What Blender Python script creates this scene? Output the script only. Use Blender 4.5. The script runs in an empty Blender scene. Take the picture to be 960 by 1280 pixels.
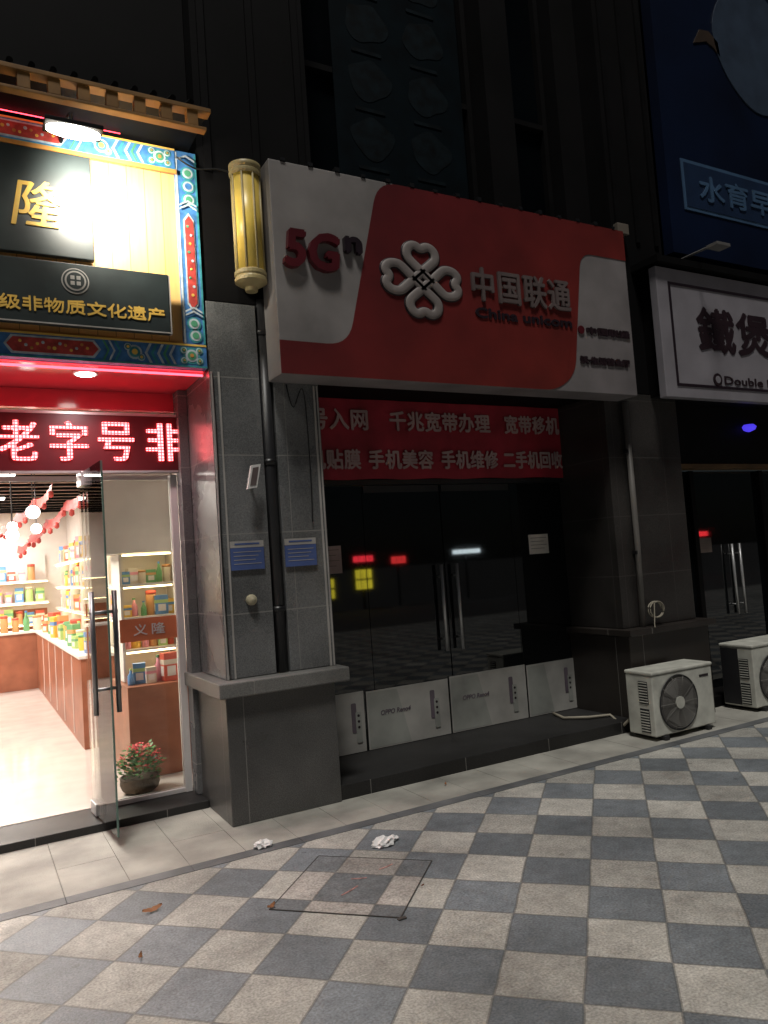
import bpy, bmesh, math, random
from mathutils import Vector, Matrix
random.seed(7)
S=bpy.context.scene
COL=S.collection
S.view_settings.view_transform='Standard'; S.view_settings.look='None'; S.view_settings.exposure=0
# ------------------------------------------------------------------ materials
def M(name,col,rough=.5,metal=0.0,emit=None,es=0.0,var=.18,vscale=5,bump=0.0,bscale=60,spec=.5):
    m=bpy.data.materials.new(name); m.use_nodes=True; nt=m.node_tree; N=nt.nodes; L=nt.links
    b=N["Principled BSDF"]; b.inputs["Roughness"].default_value=rough; b.inputs["Metallic"].default_value=metal
    b.inputs["Specular IOR Level"].default_value=spec
    g=N.new("ShaderNodeNewGeometry")
    n=N.new("ShaderNodeTexNoise"); n.inputs["Scale"].default_value=vscale; n.inputs["Detail"].default_value=5
    L.new(g.outputs["Position"],n.inputs["Vector"])
    r=N.new("ShaderNodeMapRange"); r.inputs["From Min"].default_value=.3; r.inputs["From Max"].default_value=.7
    r.inputs["To Min"].default_value=1-var; r.inputs["To Max"].default_value=1+var
    L.new(n.outputs["Fac"],r.inputs["Value"])
    v=N.new("ShaderNodeVectorMath"); v.operation='SCALE'; v.inputs[0].default_value=col[:3]
    L.new(r.outputs[0],v.inputs["Scale"]); L.new(v.outputs[0],b.inputs["Base Color"])
    if emit:
        b.inputs["Emission Color"].default_value=(*emit,1); b.inputs["Emission Strength"].default_value=es
    if bump:
        n2=N.new("ShaderNodeTexNoise"); n2.inputs["Scale"].default_value=bscale; n2.inputs["Detail"].default_value=4
        L.new(g.outputs["Position"],n2.inputs["Vector"])
        bp=N.new("ShaderNodeBump"); bp.inputs["Strength"].default_value=bump; bp.inputs["Distance"].default_value=.01
        L.new(n2.outputs["Fac"],bp.inputs["Height"]); L.new(bp.outputs[0],b.inputs["Normal"])
    return m
def math_(nt,op,a,b=None,c=None):
    n=nt.nodes.new("ShaderNodeMath"); n.operation=op
    for i,v in enumerate((a,b,c)):
        if v is None: continue
        if isinstance(v,(int,float)): n.inputs[i].default_value=v
        else: nt.links.new(v,n.inputs[i])
    return n.outputs[0]
def granite(name,c1,c2,rough=.35,row=.525,width=.62,zoff=.26,joint=(.30,.29,.27)):
    m=bpy.data.materials.new(name); m.use_nodes=True; nt=m.node_tree; N=nt.nodes; L=nt.links
    b=N["Principled BSDF"]
    g=N.new("ShaderNodeNewGeometry")
    n=N.new("ShaderNodeTexNoise"); n.inputs["Scale"].default_value=170; n.inputs["Detail"].default_value=3
    L.new(g.outputs["Position"],n.inputs["Vector"])
    cr=N.new("ShaderNodeValToRGB"); cr.color_ramp.elements[0].position=.36; cr.color_ramp.elements[1].position=.64
    cr.color_ramp.elements[0].color=(*c1,1); cr.color_ramp.elements[1].color=(*c2,1)
    L.new(n.outputs["Fac"],cr.inputs[0])
    n2=N.new("ShaderNodeTexNoise"); n2.inputs["Scale"].default_value=2.2; n2.inputs["Detail"].default_value=6
    L.new(g.outputs["Position"],n2.inputs["Vector"])
    r=N.new("ShaderNodeMapRange"); r.inputs["From Min"].default_value=.3; r.inputs["From Max"].default_value=.7; r.inputs["To Min"].default_value=.7; r.inputs["To Max"].default_value=1.22
    L.new(n2.outputs["Fac"],r.inputs["Value"])
    v=N.new("ShaderNodeVectorMath"); v.operation='SCALE'; L.new(cr.outputs[0],v.inputs[0]); L.new(r.outputs[0],v.inputs["Scale"])
    sp=N.new("ShaderNodeSeparateXYZ"); L.new(g.outputs["Position"],sp.inputs[0])
    xx=math_(nt,'ADD',sp.outputs[0],sp.outputs[1])
    fz=math_(nt,'FRACT',math_(nt,'DIVIDE',math_(nt,'SUBTRACT',sp.outputs[2],zoff),row))
    jz=math_(nt,'LESS_THAN',fz,.008/row)
    fx=math_(nt,'FRACT',math_(nt,'DIVIDE',xx,width))
    jx=math_(nt,'LESS_THAN',fx,.005/width)
    sn=N.new("ShaderNodeSeparateXYZ"); L.new(g.outputs["Normal"],sn.inputs[0])
    vert=math_(nt,'LESS_THAN',math_(nt,'ABSOLUTE',sn.outputs[2]),.5)
    j=math_(nt,'MULTIPLY',math_(nt,'MAXIMUM',jz,jx),vert)
    mx=N.new("ShaderNodeMix"); mx.data_type='RGBA'; L.new(math_(nt,'MULTIPLY',j,.6),mx.inputs[0]); L.new(v.outputs[0],mx.inputs[6]); mx.inputs[7].default_value=(*joint,1)
    L.new(mx.outputs[2],b.inputs["Base Color"])
    rr=N.new("ShaderNodeMapRange"); rr.inputs["From Min"].default_value=.3; rr.inputs["From Max"].default_value=.7; rr.inputs["To Min"].default_value=rough-.07; rr.inputs["To Max"].default_value=rough+.13
    L.new(n2.outputs["Fac"],rr.inputs["Value"]); L.new(rr.outputs[0],b.inputs["Roughness"])
    return m
def paving(name,s0,t0,pitch,light,dark,grout=.018,gain=1.0):
    m=bpy.data.materials.new(name); m.use_nodes=True; nt=m.node_tree; N=nt.nodes; L=nt.links
    b=N["Principled BSDF"]; g=N.new("ShaderNodeNewGeometry")
    sp=N.new("ShaderNodeSeparateXYZ"); L.new(g.outputs["Position"],sp.inputs[0]); x,y=sp.outputs[0],sp.outputs[1]
    wn=N.new("ShaderNodeTexNoise"); wn.inputs["Scale"].default_value=3; L.new(g.outputs["Position"],wn.inputs["Vector"])
    wob=math_(nt,'MULTIPLY',math_(nt,'SUBTRACT',wn.outputs["Fac"],.5),.06)
    k=.70710678/pitch
    s=math_(nt,'ADD',math_(nt,'SUBTRACT',math_(nt,'MULTIPLY',math_(nt,'ADD',x,y),k),s0/pitch),wob)
    t=math_(nt,'ADD',math_(nt,'SUBTRACT',math_(nt,'MULTIPLY',math_(nt,'SUBTRACT',x,y),k),t0/pitch),wob)
    fs,ft=math_(nt,'FLOOR',s),math_(nt,'FLOOR',t)
    par=math_(nt,'FLOORED_MODULO',math_(nt,'ADD',fs,ft),2.0)
    cs,ct=math_(nt,'FRACT',s),math_(nt,'FRACT',t)
    e=math_(nt,'MINIMUM',math_(nt,'MINIMUM',cs,math_(nt,'SUBTRACT',1.0,cs)),math_(nt,'MINIMUM',ct,math_(nt,'SUBTRACT',1.0,ct)))
    gm=math_(nt,'LESS_THAN',e,grout)
    cb=N.new("ShaderNodeCombineXYZ"); L.new(fs,cb.inputs[0]); L.new(ft,cb.inputs[1])
    wh=N.new("ShaderNodeTexWhiteNoise"); L.new(cb.outputs[0],wh.inputs["Vector"])
    fine=N.new("ShaderNodeTexNoise"); fine.inputs["Scale"].default_value=95; fine.inputs["Detail"].default_value=4; L.new(g.outputs["Position"],fine.inputs["Vector"])
    mid=N.new("ShaderNodeTexNoise"); mid.inputs["Scale"].default_value=14; mid.inputs["Detail"].default_value=6; mid.inputs["Roughness"].default_value=.7; L.new(g.outputs["Position"],mid.inputs["Vector"])
    big=N.new("ShaderNodeTexNoise"); big.inputs["Scale"].default_value=1.5; big.inputs["Detail"].default_value=9; big.inputs["Roughness"].default_value=.68; L.new(g.outputs["Position"],big.inputs["Vector"])
    mx=N.new("ShaderNodeMix"); mx.data_type='RGBA'; L.new(par,mx.inputs[0]); mx.inputs[6].default_value=(*light,1); mx.inputs[7].default_value=(*dark,1)
    def mr(src,a,b_,lo=.3,hi=.7):
        f=N.new("ShaderNodeMapRange"); f.inputs["From Min"].default_value=lo; f.inputs["From Max"].default_value=hi; f.inputs["To Min"].default_value=a; f.inputs["To Max"].default_value=b_; L.new(src,f.inputs["Value"]); return f.outputs[0]
    f1=mr(fine.outputs["Fac"],.68,1.28); f2=mr(big.outputs["Fac"],.60*gain,1.26*gain)
    f4=mr(mid.outputs["Fac"],.80,1.18)
    f3=math_(nt,'ADD',math_(nt,'MULTIPLY',wh.outputs["Value"],.34),.83)
    vo=N.new("ShaderNodeTexVoronoi"); vo.inputs["Scale"].default_value=3.1; L.new(g.outputs["Position"],vo.inputs["Vector"])
    gum=math_(nt,'SUBTRACT',1.0,math_(nt,'MULTIPLY',math_(nt,'LESS_THAN',vo.outputs["Distance"],.05),.35))
    ff=math_(nt,'MULTIPLY',math_(nt,'MULTIPLY',math_(nt,'MULTIPLY',math_(nt,'MULTIPLY',f1,f2),f3),f4),gum)
    v=N.new("ShaderNodeVectorMath"); v.operation='SCALE'; L.new(mx.outputs[2],v.inputs[0]); L.new(ff,v.inputs["Scale"])
    mg=N.new("ShaderNodeMix"); mg.data_type='RGBA'; L.new(math_(nt,'MULTIPLY',gm,.5),mg.inputs[0]); L.new(v.outputs[0],mg.inputs[6]); mg.inputs[7].default_value=(.08,.077,.07,1)
    L.new(mg.outputs[2],b.inputs["Base Color"])
    rg=math_(nt,'SUBTRACT',.80,math_(nt,'MULTIPLY',par,.27)); L.new(rg,b.inputs["Roughness"])
    bp=N.new("ShaderNodeBump"); bp.inputs["Strength"].default_value=.35; bp.inputs["Distance"].default_value=.006
    hh=math_(nt,'SUBTRACT',math_(nt,'MULTIPLY',fine.outputs["Fac"],.6),gm); L.new(hh,bp.inputs["Height"]); L.new(bp.outputs[0],b.inputs["Normal"])
    return m
def glass(name,tint=(.95,.98,.96),refl=1.45):
    m=bpy.data.materials.new(name); m.use_nodes=True; nt=m.node_tree; N=nt.nodes; L=nt.links
    N.remove(N["Principled BSDF"])
    tr=N.new("ShaderNodeBsdfTransparent"); tr.inputs[0].default_value=(*tint,1)
    gl=N.new("ShaderNodeBsdfGlossy"); gl.inputs["Roughness"].default_value=.01
    fr=N.new("ShaderNodeFresnel"); fr.inputs[0].default_value=refl
    mx=N.new("ShaderNodeMixShader"); L.new(fr.outputs[0],mx.inputs[0]); L.new(tr.outputs[0],mx.inputs[1]); L.new(gl.outputs[0],mx.inputs[2])
    L.new(mx.outputs[0],N["Material Output"].inputs[0]); return m
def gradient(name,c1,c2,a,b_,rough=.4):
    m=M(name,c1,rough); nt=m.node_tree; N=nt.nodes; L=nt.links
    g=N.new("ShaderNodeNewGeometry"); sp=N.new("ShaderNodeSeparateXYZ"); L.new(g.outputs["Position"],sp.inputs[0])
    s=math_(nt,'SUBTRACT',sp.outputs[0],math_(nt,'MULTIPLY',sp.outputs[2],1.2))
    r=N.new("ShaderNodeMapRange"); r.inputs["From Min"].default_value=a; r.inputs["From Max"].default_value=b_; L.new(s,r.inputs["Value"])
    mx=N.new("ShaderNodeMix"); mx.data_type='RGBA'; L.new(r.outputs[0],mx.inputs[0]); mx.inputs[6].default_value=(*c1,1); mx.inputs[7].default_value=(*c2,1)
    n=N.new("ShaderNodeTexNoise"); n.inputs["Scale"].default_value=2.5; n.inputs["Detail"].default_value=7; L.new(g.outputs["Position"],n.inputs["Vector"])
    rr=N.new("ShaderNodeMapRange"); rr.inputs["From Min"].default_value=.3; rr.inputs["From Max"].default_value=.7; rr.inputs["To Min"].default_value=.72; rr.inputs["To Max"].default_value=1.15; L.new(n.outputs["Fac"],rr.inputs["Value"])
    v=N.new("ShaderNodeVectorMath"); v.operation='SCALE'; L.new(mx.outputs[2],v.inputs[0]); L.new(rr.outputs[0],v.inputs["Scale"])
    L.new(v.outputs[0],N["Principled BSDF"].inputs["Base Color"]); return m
def planks(name,c1,c2,w=.11):
    m=bpy.data.materials.new(name); m.use_nodes=True; nt=m.node_tree; N=nt.nodes; L=nt.links
    b=N["Principled BSDF"]; b.inputs["Roughness"].default_value=.38
    g=N.new("ShaderNodeNewGeometry"); sp=N.new("ShaderNodeSeparateXYZ"); L.new(g.outputs["Position"],sp.inputs[0])
    u=math_(nt,'DIVIDE',sp.outputs[0],w); fl=math_(nt,'FLOOR',u); fr=math_(nt,'FRACT',u)
    wh=N.new("ShaderNodeTexWhiteNoise"); wh.noise_dimensions='1D'; L.new(fl,wh.inputs["W"])
    mp=N.new("ShaderNodeMapping"); mp.inputs["Scale"].default_value=(40,40,2.5); L.new(g.outputs["Position"],mp.inputs[0])
    n=N.new("ShaderNodeTexNoise"); n.inputs["Scale"].default_value=1; n.inputs["Detail"].default_value=6; L.new(mp.outputs[0],n.inputs["Vector"])
    mx=N.new("ShaderNodeMix"); mx.data_type='RGBA'; L.new(n.outputs["Fac"],mx.inputs[0]); mx.inputs[6].default_value=(*c1,1); mx.inputs[7].default_value=(*c2,1)
    gap=math_(nt,'SUBTRACT',1.0,math_(nt,'MULTIPLY',math_(nt,'LESS_THAN',fr,.04),.6))
    k=math_(nt,'MULTIPLY',math_(nt,'ADD',math_(nt,'MULTIPLY',wh.outputs["Value"],.3),.82),gap)
    v=N.new("ShaderNodeVectorMath"); v.operation='SCALE'; L.new(mx.outputs[2],v.inputs[0]); L.new(k,v.inputs["Scale"]); L.new(v.outputs[0],b.inputs["Base Color"])
    return m

mGran=granite("dark_granite",(.105,.107,.110),(.180,.182,.182),.24)
mGranR=granite("granite_in_shade",(.020,.018,.017),(.044,.040,.037),.35,joint=(.08,.075,.07))  # darker copies of pilaster and plinth granite, shade put into the colour
mGranP=granite("plinth_granite",(.060,.059,.057),(.118,.115,.112),.33,row=2.0,width=.9,zoff=-.5)
mGranPR=granite("plinth_granite_in_shade",(.016,.013,.011),(.038,.031,.027),.4,row=2.0,width=.9,zoff=-.5)
mGranL=granite("ledge_granite",(.12,.12,.115),(.20,.195,.185),.4,row=2.0,width=.9,zoff=-.5)
mStep=granite("shade_black_step_stone",(.008,.008,.009),(.024,.023,.022),.5,row=2.0,width=.8,zoff=-.5)  # near-black puts the shadow of the doorway recess into the stone colour
mTrim=M("pale_trim",(.38,.36,.34),.45)
mDark=M("unlit_wall",(.0035,.0032,.0036),.7,var=.5,vscale=1.5,spec=.12)  # near-black: the missing light on the upper facade is put into it
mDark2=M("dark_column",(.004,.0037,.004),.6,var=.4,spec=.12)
mBlack=M("black_metal",(.012,.012,.013),.35)
mBoard=M("black_board",(.022,.030,.031),.42,var=.3)
mWhite=M("white_paint",(.72,.70,.68),.45,var=.08)
mSignW=gradient("sign_white_falloff",(.25,.232,.224),(.205,.185,.19),-2.6,1.6,.55)  # sign white and red carry the weak light in their paint, fading rightward
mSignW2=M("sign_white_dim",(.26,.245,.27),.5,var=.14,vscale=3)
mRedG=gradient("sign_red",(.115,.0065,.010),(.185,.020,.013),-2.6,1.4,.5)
mRedD=M("deep_red",(.085,.007,.012),.4)
mGrey=M("grey_letter",(.125,.095,.092),.5)
mDarkL=M("dark_letter",(.018,.010,.015),.4)
mMaroon=M("maroon_letter",(.022,.010,.014),.45)
mGold=M("gold_paint",(.78,.50,.10),.5,metal=.1)
mGoldM=M("gold_shade",(.72,.52,.10),.35,var=.2)
mCream=M("cream_plaster",(.42,.38,.26),.5)
mCap=M("lamp_cap_gold",(.38,.31,.15),.45)
mSteel=M("steel",(.58,.58,.58),.35,metal=.55)
mPipe=M("dark_pipe",(.02,.02,.022),.4)
mPipeG=M("grey_pipe",(.14,.13,.12),.5)
mWood=planks("wood_planks",(.68,.36,.11),(.82,.50,.19))
mWoodY=M("ochre_wood",(.25,.125,.032),.6,var=.35)
mWoodD=M("dull_lintel",(.13,.07,.025),.55,var=.3)
mWoodB=M("brown_cabinet",(.33,.12,.065),.35,var=.2)
mBlue=M("paint_blue",(.055,.18,.42),.5,var=.35,vscale=20)
mTeal=M("paint_teal",(.05,.28,.31),.5,var=.35,vscale=20)
mGreen=M("paint_green",(.08,.30,.17),.5)
mRed=M("paint_red",(.45,.055,.045),.5,var=.35,vscale=25)
mCloud=M("paint_white",(.46,.53,.58),.5,var=.3,vscale=25)
mOrange=M("paint_orange",(.55,.25,.06),.5)
mBanner=M("banner_red",(.34,.018,.034),.6,var=.25,bump=.2,bscale=8)
mBanT=M("banner_text",(.46,.31,.30),.6)
mSoffit=M("soffit_red",(.76,.06,.09),.14,var=.06)
mGlass=glass("clear_glass")
mGlassD=M("dark_glass",(.005,.006,.007),.03,spec=.75,var=.3)
mGlassN=M("night_window",(.002,.003,.004),.3,var=.4,vscale=1.2,spec=.1)
mPost=M("poster_paper",(.47,.46,.43),.35,var=.25,vscale=3)
mPostG=M("poster_green",(.37,.38,.35),.35,var=.3,vscale=3)
mLilac=M("poster_lilac",(.16,.13,.16),.35)
mPaper=M("paper",(.50,.48,.45),.7,var=.05)
mBluePl=M("plate_blue",(.07,.11,.28),.4)
def led():
    m=M("led_red",(.2,.0,.0),.5,emit=(1,.12,.13),es=6); nt=m.node_tree
    g=nt.nodes.new("ShaderNodeNewGeometry"); sp=nt.nodes.new("ShaderNodeSeparateXYZ"); nt.links.new(g.outputs["Position"],sp.inputs[0])
    a=math_(nt,'GREATER_THAN',math_(nt,'FRACT',math_(nt,'DIVIDE',sp.outputs[2],.0225)),.3); b=math_(nt,'GREATER_THAN',math_(nt,'FRACT',math_(nt,'DIVIDE',sp.outputs[0],.0225)),.3)
    nt.links.new(math_(nt,'ADD',math_(nt,'MULTIPLY',math_(nt,'MULTIPLY',a,b),9.0),1.2),nt.nodes["Principled BSDF"].inputs["Emission Strength"]); return m
mLED=led()
mNeon=M("neon_red",(.3,.0,.0),.5,emit=(1,.05,.08),es=7)
mLamp=M("lamp_lens",(.9,.9,.85),.4,emit=(1,.93,.80),es=40)
mDown=M("downlight_lens",(.9,.9,.85),.4,emit=(1,.92,.85),es=20)
mGlobe=M("globe_glow",(.9,.9,.85),.4,emit=(1,.93,.85),es=6)
mStrip=M("warm_strip",(.9,.8,.6),.4,emit=(1,.76,.42),es=9)
mInWall=M("interior_wall",(.72,.67,.62),.6,var=.06)
mInFloor=M("shop_floor_tile",(.64,.585,.54),.09,var=.08)
mCeil=M("interior_ceiling",(.30,.20,.15),.6)
mAC=M("ac_casing",(.56,.56,.50),.4,var=.2,vscale=8)
mACo=M("ac_fan_opening",(.09,.085,.08),.6)
mACd=M("ac_dark",(.02,.02,.022),.5)
mACg=M("ac_blade",(.17,.165,.155),.4)
mACw=M("ac_grille_wire",(.26,.25,.23),.45)
mHose=M("hose_beige",(.30,.27,.21),.6)
mStrand=M("light_slab",(.33,.32,.285),.75,var=.35,vscale=2.5,bump=.4,bscale=120)
mBand=M("dark_band",(.12,.125,.13),.6,var=.3,vscale=4,bump=.3,bscale=120)
mAsph=M("asphalt",(.05,.05,.052),.85,bump=.5,bscale=150)
mKerb=M("kerb_stone",(.22,.21,.20),.8,bump=.3)
LT,DK=(.415,.405,.37),(.185,.205,.222)
mPave=paving("checker_paving",3.15,-.20,.32,LT,DK)
mPaveC=paving("cover_paving",3.15,-.20,.32,(.385,.362,.335),(.175,.188,.198),gain=.94)
mRust=M("cover_frame",(.06,.054,.05),.7,metal=.2)
mLeaf=M("dry_leaf",(.26,.11,.045),.8)
mTissue=M("tissue",(.80,.79,.78),.9,var=.03)
mBillB=M("billboard_blue",(.0022,.0065,.023),.5,var=.4,vscale=1,spec=.2)  # scarce light above is put into these billboard and window poster colours
mBillC=M("billboard_pale",(.034,.052,.084),.5)
mBillT=M("billboard_text",(.048,.10,.185),.5)
mBillP=M("billboard_panel",(.007,.021,.058),.5)
mPostN=M("window_poster",(.0014,.0048,.0072),.5,var=.4,spec=.15)
mPostR=M("window_poster_spot",(.0026,.0066,.0092),.6,var=.8,vscale=9,spec=.15)
mPot=M("basket",(.09,.055,.03),.7,bump=.9,bscale=50)
mPlant=M("plant_leaf",(.07,.20,.045),.5)
mFlow=M("flower",(.65,.06,.07),.6)
mOrS=M("orange_band",(.66,.20,.09),.4)

# ------------------------------------------------------------------ helpers
def thing(name,label,cat,loc=(0,0,0),group=None):
    o=bpy.data.objects.new(name,None); o.location=loc; o.empty_display_size=.1; COL.objects.link(o)
    o["label"]=label; o["category"]=cat
    if group: o["group"]=group
    return o
class MB:
    def __init__(s,*mats): s.bm=bmesh.new(); s.mats=mats
    def f(s,vs,m=0,sm=False):
        try: fc=s.bm.faces.new(vs)
        except ValueError: return
        fc.material_index=m; fc.smooth=sm
    def box(s,x0,x1,y0,y1,z0,z1,m=0):
        v=[s.bm.verts.new(p) for p in ((x0,y0,z0),(x1,y0,z0),(x1,y1,z0),(x0,y1,z0),(x0,y0,z1),(x1,y0,z1),(x1,y1,z1),(x0,y1,z1))]
        for a in ((0,3,2,1),(4,5,6,7),(0,1,5,4),(1,2,6,5),(2,3,7,6),(3,0,4,7)): s.f([v[i] for i in a],m)
        return s
    def prism(s,pts,y0,y1,m=0):
        a=[s.bm.verts.new((x,y0,z)) for x,z in pts]; b=[s.bm.verts.new((x,y1,z)) for x,z in pts]
        s.f(a,m); s.f(b[::-1],m); n=len(pts)
        for i in range(n): s.f([a[i],b[i],b[(i+1)%n],a[(i+1)%n]],m)
        return s
    def prismz(s,pts,z0,z1,m=0):
        a=[s.bm.verts.new((x,y,z1)) for x,y in pts]; b=[s.bm.verts.new((x,y,z0)) for x,y in pts]
        s.f(a,m); s.f(b[::-1],m); n=len(pts)
        for i in range(n): s.f([a[i],b[i],b[(i+1)%n],a[(i+1)%n]],m)
        return s
    def tube(s,P,r,seg=12,m=0,cap=True,rs=None):
        P=[Vector(p) for p in P]; rings=[]
        for i,p in enumerate(P):
            d=(P[min(i+1,len(P)-1)]-P[max(i-1,0)]).normalized()
            up=Vector((0,0,1)) if abs(d.z)<.9 else Vector((1,0,0))
            a=d.cross(up).normalized(); b=d.cross(a); rr=rs[i] if rs else r
            rings.append([s.bm.verts.new(p+(a*math.cos(t)+b*math.sin(t))*rr) for t in [2*math.pi*k/seg for k in range(seg)]])
        for A,B in zip(rings,rings[1:]):
            for k in range(seg): s.f([A[k],A[(k+1)%seg],B[(k+1)%seg],B[k]],m,True)
        if cap: s.f(rings[0],m); s.f(rings[-1][::-1],m)
        return s
    def lathe(s,prof,cx,cy,seg=24,m=0,flute=0,axis='z'):
        rings=[]
        for r,z in prof:
            ring=[]
            for k in range(seg):
                t=2*math.pi*k/seg; rr=max(r,.0005)*(1-flute*(k%2))
                p=(cx+rr*math.cos(t),cy+rr*math.sin(t),z) if axis=='z' else (cx+rr*math.cos(t),z,cy+rr*math.sin(t))
                ring.append(s.bm.verts.new(p))
            rings.append(ring)
        for A,B in zip(rings,rings[1:]):
            for k in range(seg): s.f([A[k],A[(k+1)%seg],B[(k+1)%seg],B[k]],m,not flute and abs(A[0].co.z-B[0].co.z)>.02)
        s.f(rings[0],m); s.f(rings[-1][::-1],m)
        return s
    def done(s,name,parent=None,label=None,bevel=0,cat=None,group=None,kind=None):
        bmesh.ops.recalc_face_normals(s.bm,faces=s.bm.faces)
        lo=Vector([min(v.co[i] for v in s.bm.verts) for i in range(3)]); hi=Vector([max(v.co[i] for v in s.bm.verts) for i in range(3)])
        c=(lo+hi)/2; c.z=lo.z
        for v in s.bm.verts: v.co-=c
        me=bpy.data.meshes.new(name); s.bm.to_mesh(me); s.bm.free()
        for m in s.mats: me.materials.append(m)
        o=bpy.data.objects.new(name,me); COL.objects.link(o)
        base=Vector((0,0,0)); p=parent
        while p: base+=p.location; p=p.parent
        o.location=c-base
        if parent: o.parent=parent
        if label: o["label"]=label
        if cat: o["category"]=cat
        if group: o["group"]=group
        if kind: o["kind"]=kind
        if bevel:
            b=o.modifiers.new("bevel","BEVEL"); b.width=bevel; b.segments=2; b.limit_method='ANGLE'
        return o
def text(body,x0,x1,z0,z1,y,mat,name,parent,depth=.01,bold=0.0,spacing=1.0,shear=0.0,thick=None):
    cu=bpy.data.curves.new("lettering","FONT"); cu.body=body; cu.size=1; cu.resolution_u=3; cu.space_character=spacing; cu.shear=shear
    ob=bpy.data.objects.new("lettering",cu); COL.objects.link(ob); bpy.context.view_layer.update()
    me=bpy.data.meshes.new_from_object(ob.evaluated_get(bpy.context.evaluated_depsgraph_get()))
    bpy.data.objects.remove(ob); bpy.data.curves.remove(cu)
    src=bmesh.new(); src.from_mesh(me); bpy.data.meshes.remove(me)
    X=[v.co.x for v in src.verts]; Z=[v.co.y for v in src.verts]; ax,bx,az,bz=min(X),max(X),min(Z),max(Z)
    out=MB(mat)
    bh,bv=thick if thick else (bold,bold)
    offs=[(0,0)] if not (bh or bv) else [(-bh,0),(bh,0),(0,bv),(0,-bv),(0,0)]
    for i,(dx,dz) in enumerate(offs):
        yy=y-.0002*i; mp={}
        for v in src.verts:
            x=x0+bh+(v.co.x-ax)/(bx-ax)*(x1-x0-2*bh)+dx; z=z0+bv+(v.co.y-az)/(bz-az)*(z1-z0-2*bv)+dz
            mp[v]=(out.bm.verts.new((x,yy,z)),out.bm.verts.new((x,y+depth,z)))
        for fc in src.faces: out.f([mp[v][0] for v in fc.verts])
        for e in src.edges:
            if len(e.link_faces)==1:
                a,b=e.verts; out.f([mp[a][0],mp[b][0],mp[b][1],mp[a][1]])
    src.free()
    return out.done(name,parent)
def rrect(x0,x1,z0,z1,r,n=5):
    P=[]
    for cx,cz,a in ((x1-r,z1-r,0),(x0+r,z1-r,90),(x0+r,z0+r,180),(x1-r,z0+r,270)):
        for k in range(n+1):
            t=math.radians(a+90*k/n); P.append((cx+r*math.cos(t),cz+r*math.sin(t)))
    return P
def smooth_poly(P,r,n=6,sharp=()):
    out=[]; m=len(P)
    for i in range(m):
        p=Vector(P[i]); a=Vector(P[i-1]); b=Vector(P[(i+1)%m])
        if i in sharp: out.append(tuple(p)); continue
        rr=r.get(i,.05)
        A=p+(a-p).normalized()*rr; B=p+(b-p).normalized()*rr
        for k in range(n+1):
            t=k/n; out.append(tuple(A*(1-t)**2+p*2*t*(1-t)+B*t*t))
    return out

# ------------------------------------------------------------------ ground
def sheet(name,x0,x1,y0,y1,z,mat):
    b=MB(mat); v=[b.bm.verts.new(p) for p in ((x0,y0,z),(x1,y0,z),(x1,y1,z),(x0,y1,z))]; b.f(v)
    return b.done(name,kind="structure")
sheet("ground",-150,150,-150,150,-.14,mAsph)
b=MB(mPave); b.box(-25,30,-5,4.24,-.13,0); b.done("pavement",kind="structure")
b=MB(mBand)
x=-6.0
while x<14: b.box(x+.0015,x+.6385,4.2425,4.335,-.13,.002); x+=.64
b.done("paving_band",kind="structure")
b=MB(mStrand)
x=-6.0
while x<14:
    b.box(x+.0015,x+.3185,4.3375,4.765,-.13,.001); b.box(x+.3215,x+.6385,4.3375,4.765,-.13,.0015)
    b.box(x+.0015,x+.3185,4.7675,5.9,-.13,.0015); b.box(x+.3215,x+.6385,4.7675,5.9,-.13,.001); x+=.64
b.done("shopfront_strip_pavement",kind="structure")
b=MB(mKerb)
for i in range(-25,30): b.box(i+.004,i+.996,-5.16,-5.004,-.13,.004)
b.done("kerb",kind="structure")
sheet("road",-60,60,-11.5,-5.17,-.136,mAsph)

cv=thing("paving_cover","square checker tiled inspection cover with thin dark worn edge","manhole cover",(1.66,3.54,0))
u=Vector((.7071,.7071)); w=Vector((.7071,-.7071)); c0=Vector((1.66,3.54))
def sq(h): return [tuple(c0+u*a*h+w*b_*h) for a,b_ in ((-1,-1),(1,-1),(1,1),(-1,1))]
MB(mPaveC).prismz(sq(.316),-.02,.004).done("lid",cv)
b=MB(mRust); o_=sq(.3215); i_=sq(.3165)
for k in range(4): b.prismz([o_[k],o_[(k+1)%4],i_[(k+1)%4],i_[k]],-.02,.005)
b.box(1.64,1.68,3.068,3.088,-.01,.007); b.box(1.215,1.235,3.535,3.555,-.01,.007)
b.done("frame",cv)
mMark=M("red_mark",(.38,.20,.18),.8,var=.5,vscale=30)
for (x,y,a,l) in ((1.60,3.48,.4,.12),(1.70,3.58,-.5,.08),(1.88,3.62,.2,.09)):
    b=MB(mMark); d=Vector((math.cos(a),math.sin(a)))*l/2; n=Vector((-d.y,d.x)).normalized()*.006
    p=Vector((x,y)); b.prismz([tuple(p-d-n*.4),tuple(p-n*1.2),tuple(p+d-n*.3),tuple(p+d+n),tuple(p+n*.5),tuple(p-d+n)],.0045,.0062); b.done("paint_mark",cv)

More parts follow.
